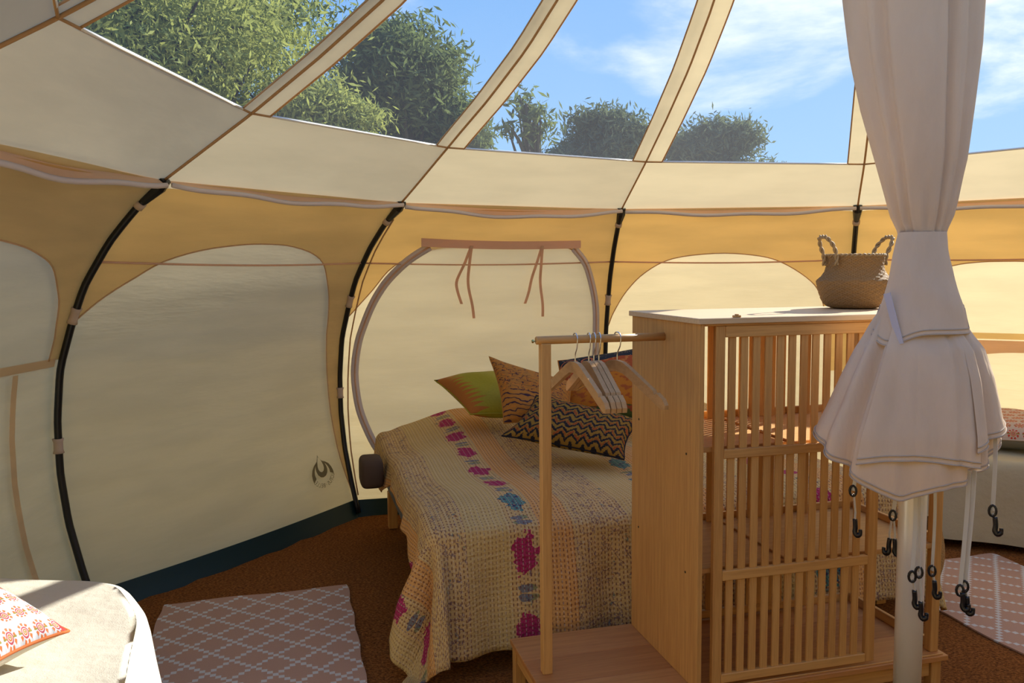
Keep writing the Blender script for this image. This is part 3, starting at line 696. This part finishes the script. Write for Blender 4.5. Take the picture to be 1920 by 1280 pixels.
for b in B_:
    ov = aL(b)
    for ai, a0 in enumerate(A_):
        a = a0
        if a0 < .12: a = .12 - (.12 - a0)*(.12 + ov)/(.12 + .46)      # left margin follows the uneven hem
        da = max(0, -a) + max(0, a - BL); db = max(0, -b); d = math.hypot(da, db)
        ca = min(max(a, 0), BL); cb = max(b, 0.0)
        zt = ztop(ca, cb); em = min(ca, BL - ca, cb + .0); zt -= .020*(1 - ss(0, .10, em))
        if d > 0:
            na_ = (-1 if a < 0 else 1)*da/d; nb__ = -db/d; r = .045
            if d < r*pi/2: off = r*math.sin(d/r); dz = r*(1 - math.cos(d/r))
            else:
                l = d - r*pi/2; flare = .16 + .10*(da > 0 and db > 0); off = r + l*flare; dz = r + l*math.sqrt(1 - flare*flare)
                s_ = (b*1.0 if da > db else a*1.0); ang = math.atan2(db, da)
                off += (.016*math.sin(s_*17 + 1) + .010*math.sin(s_*31))*min(1, l/.15) + (.05*math.sin(ang*5.2 + .6)*min(1, l/.2) if (da > 0 and db > 0) else 0)
            x_ = ca + na_*off; y_ = cb + nb__*off; z_ = zt - dz
            if z_ < .03: x_ += na_*(.03 - z_)*.5; y_ += nb__*(.03 - z_)*.5; z_ = .03 + .004*math.sin(a*40)
        else: x_, y_, z_ = a, b, zt
        if a < -.02 and 1.0 < b: z_ += .0
        pts.append(bloc(x_, y_, z_)); uvs.append((a, b))
qf = grid(None, na, nb_)
q0 = obj('stitched_quilt', pts, qf, 'quilt', None, True, uvs, origin=bloc(.5, .5, .03)); tag(q0, 'faded kantha patchwork quilt with magenta flowers spread over the double bed', 'quilt')
sm_ = q0.modifiers.new('thick', 'SOLIDIFY'); sm_.thickness = .006; sm_.offset = -1
v = []; f = []
for j in range(13):
    for i in range(20):
        t_ = pi*(j/12 - .5); a_ = 2*pi*i/20; sg = lambda q: math.copysign(abs(q)**.42, q)
        v.append(bloc(-.115 + .052*sg(math.cos(t_))*sg(math.cos(a_)), 1.12 + .085*sg(math.cos(t_))*sg(math.sin(a_)), .408 + .068*sg(math.sin(t_))))
f = grid(None, 20, 13, True)
obj('folded_reverse', v, f, 'brownfold', q0, True)['label'] = 'dark brown folded underside of the quilt'

# ------------------------------------------------------------------ pillows
def pillow(name, label, cs, thick, mat, back=None, group=None, n=26, pinch=.05, cat='cushion'):
    c00, c10, c11, c01 = [V(*c) for c in cs]; nrm = np.cross(c10 - c00, c01 - c00); nrm /= np.linalg.norm(nrm); cen = (c00 + c10 + c11 + c01)/4
    if nrm@(np.array(CAM) - cen) < 0: nrm = -nrm
    low = min(c[2] for c in (c00, c10, c11, c01)); t = thing(name, label, cat, (cen[0], cen[1], low), group)
    def P(u, v, s_):
        # edges curve inwards between the corners
        uu = u + pinch*(1 - 2*u)*4*v*(1 - v)*abs(1 - 2*u)**2; vv_ = v + pinch*(1 - 2*v)*4*u*(1 - u)*abs(1 - 2*v)**2
        p = (c00*(1 - uu) + c10*uu)*(1 - vv_) + (c01*(1 - uu) + c11*uu)*vv_
        h = ((1 - abs(2*u - 1)**2.6)*(1 - abs(2*v - 1)**2.6))
        return p + nrm*s_*thick/2*max(h, 0)**.55*(1 + .06*math.sin(11*u + 3)*math.sin(9*v + 1))
    for s_, nm, mt in ((1, 'front_cover', mat), (-1, 'back_cover', back or mat)):
        pts = []; uvs = []
        for j in range(n):
            for i in range(n): u = .5 - .5*math.cos(pi*i/(n - 1)); v = .5 - .5*math.cos(pi*j/(n - 1)); pts.append(P(u, v, s_)); uvs.append((u, v))
        f = grid(None, n, n); f = f if s_ > 0 else [q[::-1] for q in f]
        obj(nm, pts, f, mt, t, True, uvs)
    per = [(q, 0) for q in np.linspace(0, 1, 20)[:-1]] + [(1, q) for q in np.linspace(0, 1, 20)[:-1]] + [(1 - q, 1) for q in np.linspace(0, 1, 20)[:-1]] + [(0, 1 - q) for q in np.linspace(0, 1, 20)[:-1]]
    v, f = tube([P(a, b, 0) for a, b in per], .004, 5, True); obj('edge_seam', v, f, mat, t, True, [(.5, .5)]*len(v))
    return t
GP = 'cushions on the double bed'
pillow('olive_cushion', 'olive green cushion with orange spikes along its left edge on the bed', [(-.379, 4.0, .77), (-.066, 4.0, .815), (.10, 3.70, .64), (-.194, 3.75, .645)], .15, 'olive', 'olive', GP)
pillow('tan_cushion', 'tan batik cushion with dark stripes leaning between olive and zigzag cushions', [(-.038, 3.52, .645), (.26, 3.50, .63), (.27, 3.66, .80), (-.104, 3.70, .915)], .17, 'tan', 'tan', GP)
pillow('patchwork_cushion', 'large orange patchwork cushion with dark floral top band at the bed back', [(.17, 3.64, .62), (.72, 3.74, .60), (.72, 3.98, .945), (.215, 3.86, .875)], .20, 'patch', 'patch', GP)
pillow('zigzag_cushion', 'long lumbar cushion in mustard, black and rust zigzags lying in front', [(-.045, 3.30, .635), (.435, 3.18, .56), (.535, 3.40, .675), (.10, 3.45, .775)], .14, 'zigzag', 'zigzag', GP)

# ------------------------------------------------------------------ daybeds
def daybed(name, label, out, zt, zb, mat, clab, cname, legs):
    out = [V(*p) for p in out]; n = len(out); cen = sum(out)/n
    t = thing(name, label, 'daybed', (cen[0], cen[1], .012))
    # dense closed outline with rounded corners
    O = []
    for i in range(n):
        a, b, c_ = out[i - 1], out[i], out[(i + 1) % n]; r = min(.07, .42*np.linalg.norm(a - b), .42*np.linalg.norm(c_ - b))
        p0 = b + (a - b)/np.linalg.norm(a - b)*r; p1 = b + (c_ - b)/np.linalg.norm(c_ - b)*r
        for s_ in np.linspace(0, 1, 7): O.append((1 - s_)**2*p0 + 2*s_*(1 - s_)*b + s_*s_*p1)
        e2_ = out[(i + 2) % n]; r2_ = min(.07, .42*np.linalg.norm(c_ - b), .42*np.linalg.norm(e2_ - c_)); q1 = c_ + (b - c_)/np.linalg.norm(b - c_)*r2_
        for s_ in np.linspace(0, 1, 16)[1:-1]: O.append(p1 + (q1 - p1)*s_)
    O = np.array(O); m = len(O); nx = []
    for i in range(m): tg = O[(i + 1) % m] - O[i - 1]; tg /= np.linalg.norm(tg) + 1e-9; nx.append(V(tg[1], -tg[0]))
    nx = np.array(nx)
    if ((O - cen)*nx).sum() < 0: nx = -nx
    # mattress block
    v = [(*(q - w_*.055), z) for z in (zb + .10, zt - .03) for q, w_ in zip(O, nx)]; f = grid(None, m, 2, True) + [tuple(range(m))[::-1], tuple(range(m, 2*m))]
    obj('mattress', v, f, 'mattress', t)
    for (lx, ly) in legs:
        vv2, ff2 = cbox(lx - .025, lx + .025, ly - .025, ly + .025, .013, zb + .10, .003); obj('leg', vv2, ff2, 'wood_z', t)
    # cover
    pts = []; rings = 0
    for s_ in np.linspace(.04, .93, 14):
        for q in O:
            p = cen + (q - cen)*s_; pts.append((p[0], p[1], zt + .006*math.sin(7*p[0] + 3*p[1]) + .005*math.sin(13*p[1] - 5*p[0])))
        rings += 1
    wv_ = lambda p: .006*math.sin(7*p[0] + 3*p[1]) + .005*math.sin(13*p[1] - 5*p[0])
    prof = [(-.02, 0), (-.004, -.006), (.008, -.02), (.014, -.05), (.018, -.12), (.024, -.20), (.03, -.28), (.036, zb - zt)]
    for off, dz in prof:
        for i, (q, w_) in enumerate(zip(O, nx)):
            amp = max(0, -dz - .06)/(zt - zb)*(.028*math.sin(i*.42) + .014*math.sin(i*1.1)); p = q + w_*(off + amp); pts.append((p[0], p[1], zt + dz + wv_(p)*max(0, 1 + dz/.1) + (.012*math.sin(i*.3) if dz == zb - zt else 0)))
        rings += 1
    f = grid(None, m, rings, True) + [tuple(range(m))[::-1]]
    cv_ = obj(cname, pts, f, mat, None, True, origin=(cen[0], cen[1], zb)); tag(cv_, clab, 'bedspread')
    return t
daybed('daybed', 'low daybed frame hidden under a white cotton spread at lower left', [(-.93, 2.02), (-1.09, 2.23), (-1.20, 2.285), (-1.56, 2.29), (-1.62, 1.55), (-.62, 1.18), (-.80, 1.62)][:4] + [(-1.62, 1.34), (-.66, 1.30)],
       .45, .05, 'linen', 'white cotton bedspread in bright sun on the lower left daybed', 'cotton_bedspread', [(-1.1, 2.1), (-1.5, 2.15), (-1.5, 1.45), (-.85, 1.5)])
rd0 = V(1.80, 3.82); rdx = V(.908, -.419); rdy = V(.419, .908)
qd = [rd0, rd0 + rdx*1.55, rd0 + rdx*1.40 + rdy*.56, rd0 + rdx*.15 + rdy*.70]
daybed('daybed', 'low daybed beyond the centre pole at right, under a beige spread', qd, .43, .05, 'linen2', 'beige cotton bedspread on the daybed beyond the centre pole', 'cotton_bedspread', [tuple(rd0 + rdx*.15 + rdy*.1), tuple(rd0 + rdx*1.3 + rdy*.1)])
pillow('fan_cushion', 'white cushion with orange peacock fans on the sunlit daybed', [(-1.08, 1.56, .50), (-1.005, 1.80, .50), (-1.40, 1.98, .60), (-1.52, 1.70, .60)], .14, 'fan', 'linen')
pillow('red_cushion', 'red fan-patterned cushion with grey back lying on the beige daybed', [(2.10, 3.82, .50), (2.55, 3.62, .50), (2.72, 4.02, .545), (2.28, 4.22, .545)], .15, 'fanred', 'pillowback')

# ------------------------------------------------------------------ rugs
def rug(label, c0, ex, ey, L, W_, z=.014):
    ex = V(*ex); ex /= np.linalg.norm(ex); ey = V(-ex[1], ex[0])*(1 if np.dot(V(-ex[1], ex[0]), ey) > 0 else -1); c0 = V(*c0); n, m = 60, 60; pts = []; uvs = []
    for s_ in (0, 1):
        for j in range(m):
            for i in range(n):
                a = i/(n - 1)*W_; b = j/(m - 1)*L; e1 = .003*math.sin(b*26)*(i in (0, n - 1)) + .006*math.sin(a*15 + 1)*(j in (0, m - 1)) 
                p = c0 + ex*(a + e1) + ey*(b + e1); pts.append((p[0], p[1], z + (.006 + .002*math.sin(a*14 + b*4)*math.sin(b*11) if s_ == 0 else 0))); uvs.append((a, b))
    f = grid(None, n, m); k = n*m
    edge = [i for i in range(n)] + [j*n + n - 1 for j in range(1, m)] + [(m - 1)*n + i for i in range(n - 2, -1, -1)] + [j*n for j in range(m - 2, 0, -1)]
    f += [(edge[i], edge[(i + 1) % len(edge)], edge[(i + 1) % len(edge)] + k, edge[i] + k)[::-1] for i in range(len(edge))]
    return tag(obj('flatweave_rug', pts, f, 'rug', None, False, uvs), label, 'rug', 'pink lattice rugs')
rug('dusty pink rug with white stepped lattice between daybed and bed', (-1.365, 3.115), (.673, .183), (.26, -.96), 1.25, .705)
rug('dusty pink lattice rug at right in front of the beige daybed', (1.47, 3.42), (.266, -.964), (.964, .266), .70, 1.25)

# ------------------------------------------------------------------ centre pole and the canvas drape tied around it
d_ = C/np.linalg.norm(C); LX = V(d_[1], -d_[0], 0); LY = -d_
def cl(x, y, z): return C + LX*x + LY*y + V(0, 0, z)
cp = thing('centre_pole', 'brushed aluminium centre pole below the tied canvas drape', 'pole', (C[0], C[1], .012))
v, f = tube([cl(0, 0, z) for z in (.03, .6, 1.2, 2.4, 3.60)], .0345, 28); obj('pole', v, f, 'alu', cp, True)
v, f = tube([cl(0, 0, z) for z in (.013, .03, .033)], [.06, .06, .04], 24); obj('foot', v, f, 'plastic', cp)
dr = thing('canvas_drape', 'pale canvas curtain bundled and strapped around the centre pole', 'curtain', (C[0], C[1], .40))
def body(name, tab, zs, folds, mat, parent, nth=144, hem=None, gath=None, yk=.78, off=0, th0=0, th1=2*pi, closed=True, shear=0):
    T = np.array(tab); pts = []
    for zi, z in enumerate(zs):
        for i in range(nth):
            th = th0 + (th1 - th0)*i/(nth if closed else nth - 1)
            zz = z
            if hem: h = hem(th); zz = zs[0] + (h - zs[0])*(z - zs[0])/(zs[-1] - zs[0])
            L = np.interp(-zz, -T[:, 0], T[:, 1]); Rr = np.interp(-zz, -T[:, 0], T[:, 2]); xc = (L + Rr)/2; hw = (Rr - L)/2
            k = 1 + off/hw
            for t0, wd_, dp in folds:
                dd = (th - t0 + pi) % (2*pi) - pi; k -= dp*math.exp(-(dd/wd_)**2)
            if gath: k += gath(th, zz)
            xx = xc + hw*k*math.cos(th); yy = hw*yk*k*math.sin(th)
            if yy < 0: yy *= .55
            pts.append(cl(xx, yy + shear*max(0, -xx), zz))
    f = grid(None, nth, len(zs), closed); f = [q[::-1] for q in f]
    o_ = obj(name, pts, f, mat, parent, True)
    if hem:
        for back in (1, 2):
            row = pts[(len(zs) - back)*nth:(len(zs) - back + 1)*nth]; vt, ft = tube([q + (q - cl(0, 0, q[2]))*.008 for q in row], .0020, 5, closed); obj('hem_stitch', vt, ft, 'hemline', o_, True)
    return o_
UT = [(3.4, -.10, .10), (3.0, -.26, .20), (2.5, -.27, .18), (1.97, -.199, .124), (1.838, -.180, .122), (1.706, -.151, .112), (1.572, -.113, .100), (1.437, -.076, .074), (1.383, -.052, .054), (1.36, -.05, .052)]
body('upper_drape', UT, list(np.linspace(3.4, 1.36, 60)), [(2.05, .10, .16), (2.45, .13, .10), (.95, .08, .17), (.55, .12, .13), (1.55, .5, -.02), (-.6, .2, .2), (-1.6, .25, .2), (-2.5, .2, .2)], 'drape', dr,
     gath=lambda th, z: (.030*math.sin(11*th + 2) + .035*math.sin(17*th))*math.exp(-((z - 1.42)/.07)**2) + .02*math.sin(5*th + 3*z))
WT = [(1.388, -.055, .056), (1.342, -.062, .063), (1.273, -.074, .078), (1.218, -.086, .094), (1.163, -.102, .108), (1.10, -.118, .124)]
body('tie_wrap', WT, list(np.linspace(1.388, 1.12, 24)), [], 'drape', dr, shear=.35, yk=.98, hem=lambda th: 1.135 - .030*math.exp(-((th - 2.2)/.45)**2) + .06*(th > 3.0),
     gath=lambda th, z: .018*math.sin(26*z + 2.2*math.cos(th)) + .012*math.sin(60*z - 3*th) + .02*math.sin(3*th))
p = [cl(-.074 + .034*t, .098 + .024*t, 1.235 - .125*t) for t in np.linspace(0, 1, 8)]
v, f = ribbon(p, LX*.85 + LY*.35 + V(0, 0, .25), .017, .003); obj('velcro_strip', v, f, 'velcro', dr)['label'] = 'pale lilac velcro strip'
ST = [(1.26, -.05, .05), (1.20, -.082, .066), (1.163, -.104, .088), (1.13, -.122, .108), (1.094, -.143, .135), (1.024, -.173, .157), (.954, -.200, .172), (.884, -.229, .186), (.80, -.246, .190), (.70, -.250, .186)]
def hem1(th):
    th = th % (2*pi); return float(np.interp(th, [0, .35, .75, 1.2, 1.55, 1.75, 2.1, 2.5, 2.9, 3.3, 4.2, 5.2, 6.0, 2*pi], [.86, .81, .772, .758, .728, .745, .785, .825, .86, .88, .86, .85, .86, .86]))
body('skirt', ST, list(np.linspace(1.26, .70, 44)), [(2.28, .13, .22), (2.75, .10, .05), (.62, .14, .16), (.25, .12, .12), (1.0, .10, .05), (1.62, .05, -.03), (-.9, .3, .1), (-2.2, .3, .1)], 'drape', dr, hem=hem1, shear=.5,
     gath=lambda th, z: .03*math.sin(6*th + 1) + (.05*math.sin(15*th))*math.exp(-((z - 1.17)/.05)**2))
body('front_fold', ST, list(np.linspace(1.20, .80, 30)), [(.95, .07, .07), (1.25, .2, .05), (1.75, .12, .04)], 'drape', dr, nth=60, off=.014, th0=.70, th1=2.02, closed=False, shear=.5,
     hem=lambda th: .812 + .018*math.sin(2*(th - .7)), gath=lambda th, z: .03*math.sin(6*th + 1) + .012*math.sin(9*th))
body('side_fold', ST, list(np.linspace(1.18, .86, 26)), [(.45, .10, .12)], 'drape', dr, nth=36, off=.014, th0=-.25, th1=.80, closed=False, shear=.5, hem=lambda th: .90 - .06*th, gath=lambda th, z: .02*math.sin(9*th + 8*z))
# webbing straps with buckles and hooks
def strap(x0, z0, x1, z1, y, hookz, twist=0, two=False):
    q = spline([cl(x0, y, z0), cl(x0 + (x1 - x0)*.4 + .002, y + .004, z0 + (z1 - z0)*.4), cl(x1, y, z1)], 14)
    v, f = ribbon(list(q), LX*math.cos(twist) + LY*math.sin(twist), .010, .0015); s_ = obj('strap', v, f, 'strap', dr)
    bk = [cl(x1 + .008*math.cos(a), y + .002, z1 + .014*math.sin(a)) for a in np.linspace(0, 2*pi, 13)[:-1]]
    v, f = tube(bk, .0033, 6, True); obj('buckle', v, f, 'plastic', s_, True)
    for sg in ((-1, 1) if two else (1,)):
        xb = x1 + .006*sg
        v, f = ribbon([cl(x1 + .002*sg, y, z1 - .008), cl(x1 + .007*sg, y, (z1 + hookz)/2), cl(xb, y, hookz + .036)], LX*.6 + LY, .009, .0015); obj('strap_loop', v, f, 'strap', s_)
        hk = spline([cl(xb, y, hookz + .040), cl(xb + .002*sg, y, hookz + .018), cl(xb + .001*sg, y, hookz + .004), cl(xb + .007*sg, y + .002, hookz - .004), cl(xb + .014*sg, y + .002, hookz + .003), cl(xb + .014*sg, y + .002, hookz + .013)], 18)
        v, f = tube(hk, [.0062]*6 + [.0066]*8 + [.005]*4, 7); obj('hook', v, f, 'plastic', s_, True)
for a in ((-.134, .80, -.142, .715, .07, .600, .5, False), (-.040, .74, -.048, .625, -.06, .520, .2, True), (.006, .735, .004, .52, .11, .445, .3, False), (.014, .73, .019, .535, .115, .420, 1.0, False),
          (.050, .74, .050, .515, .03, .450, .9, False), (.122, .80, .112, .495, .09, .450, .35, False), (.134, .80, .122, .505, .085, .440, .5, False), (.178, .90, .180, .69, .03, .635, .5, False)): strap(*a)

# ------------------------------------------------------------------ trees outside
def tree(label, cen, rad, mat, nleaf, base=None, seed=0, size=.055, clumps=26):
    r_ = np.random.default_rng(seed); cen = V(*cen); rad = V(*rad)
    base = V(cen[0], cen[1], -.02) if base is None else V(*base)
    t = thing('tree', label, 'tree', base, 'trees outside the roof windows')
    path = spline([base, base*.5 + cen*.5 + V(.15, .1, 0), cen + V(0, 0, rad[2]*.4)], 12); mb = MB().add(*tube(path, list(np.linspace(.14, .04, 12)), 8))
    cl_ = []
    for i in range(clumps):
        while True:
            q = r_.uniform(-1, 1, 3)
            if .2 < np.linalg.norm(q) < 1: break
        c_ = cen + q*rad*.82; cl_.append(c_); st_ = path[min(11, 5 + i % 7)]
        mb.add(*tube(spline([st_, (st_ + c_)/2 + V(0, 0, .08), c_], 6), list(np.linspace(.035, .008, 6)), 5))
    mb.obj('trunk', 'bark', t, True)
    ci = r_.integers(0, clumps, nleaf); cr_ = rad.mean()*.40
    P = np.array(cl_)[ci] + r_.normal(0, 1, (nleaf, 3))*V(cr_, cr_, cr_*.7)*.55
    d1 = r_.normal(0, 1, (nleaf, 3)) + V(0, 0, -.3); d1 /= np.linalg.norm(d1, axis=1)[:, None]; d2 = np.cross(d1, r_.normal(0, 1, (nleaf, 3))); d2 /= np.linalg.norm(d2, axis=1)[:, None]
    s_ = size*r_.uniform(.6, 1.3, nleaf)[:, None]
    v = np.stack([P - d1*s_, P + d2*s_*.24, P + d1*s_, P - d2*s_*.24], 1).reshape(-1, 3); uvv = np.repeat(r_.uniform(0, 1, nleaf), 4); k = np.arange(nleaf)*4
    fl_ = obj('foliage', v, np.stack([k, k + 1, k + 2, k + 3], 1).tolist(), mat, t, False, np.stack([uvv, uvv], 1)); fl_['kind'] = 'stuff'
tree('bright green tree filling the leftmost roof window', (-3.2, 7.2, 3.15), (1.55, 1.3, 1.25), 'leaf1', 48000, seed=1, size=.042, clumps=70)
tree('grey-green tall tree behind the leftmost roof window', (-3.4, 9.6, 4.75), (1.65, 1.3, 1.4), 'leaf2', 26000, seed=2, clumps=50)
tree('dark tree topping out in the second roof window from left', (-1.18, 9.0, 3.30), (.66, .7, .68), 'leaf2', 20000, seed=3, clumps=34)
tree('lighter green tree low in the second roof window from left', (-1.72, 7.6, 2.50), (.62, .6, .46), 'leaf1', 16000, seed=4, size=.042, clumps=26)
tree('small dark tree at right edge of the second roof window', (-.66, 9.2, 2.75), (.40, .5, .55), 'leaf2', 9000, seed=5, clumps=18)
tree('thin sparse sapling in the third roof window', (.16, 8.6, 2.75), (.26, .3, .50), 'leaf2', 500, seed=6, size=.06, clumps=16)
tree('rounded bluish bush crossing the third roof window', (1.35, 11.0, 2.95), (.62, .7, .50), 'leaf3', 16000, seed=7, clumps=26)
tree('low bluish bush at the foot of the third roof window', (.62, 10.5, 2.55), (.55, .6, .26), 'leaf3', 9000, seed=8, clumps=18)
tree('broad bluish bush in the fourth roof window', (2.60, 11.0, 2.80), (.60, .7, .50), 'leaf3', 16000, seed=9, clumps=26)
tree('small bluish bush at right end of the fourth roof window', (3.38, 11.2, 2.48), (.42, .5, .28), 'leaf3', 8000, seed=10, clumps=18)
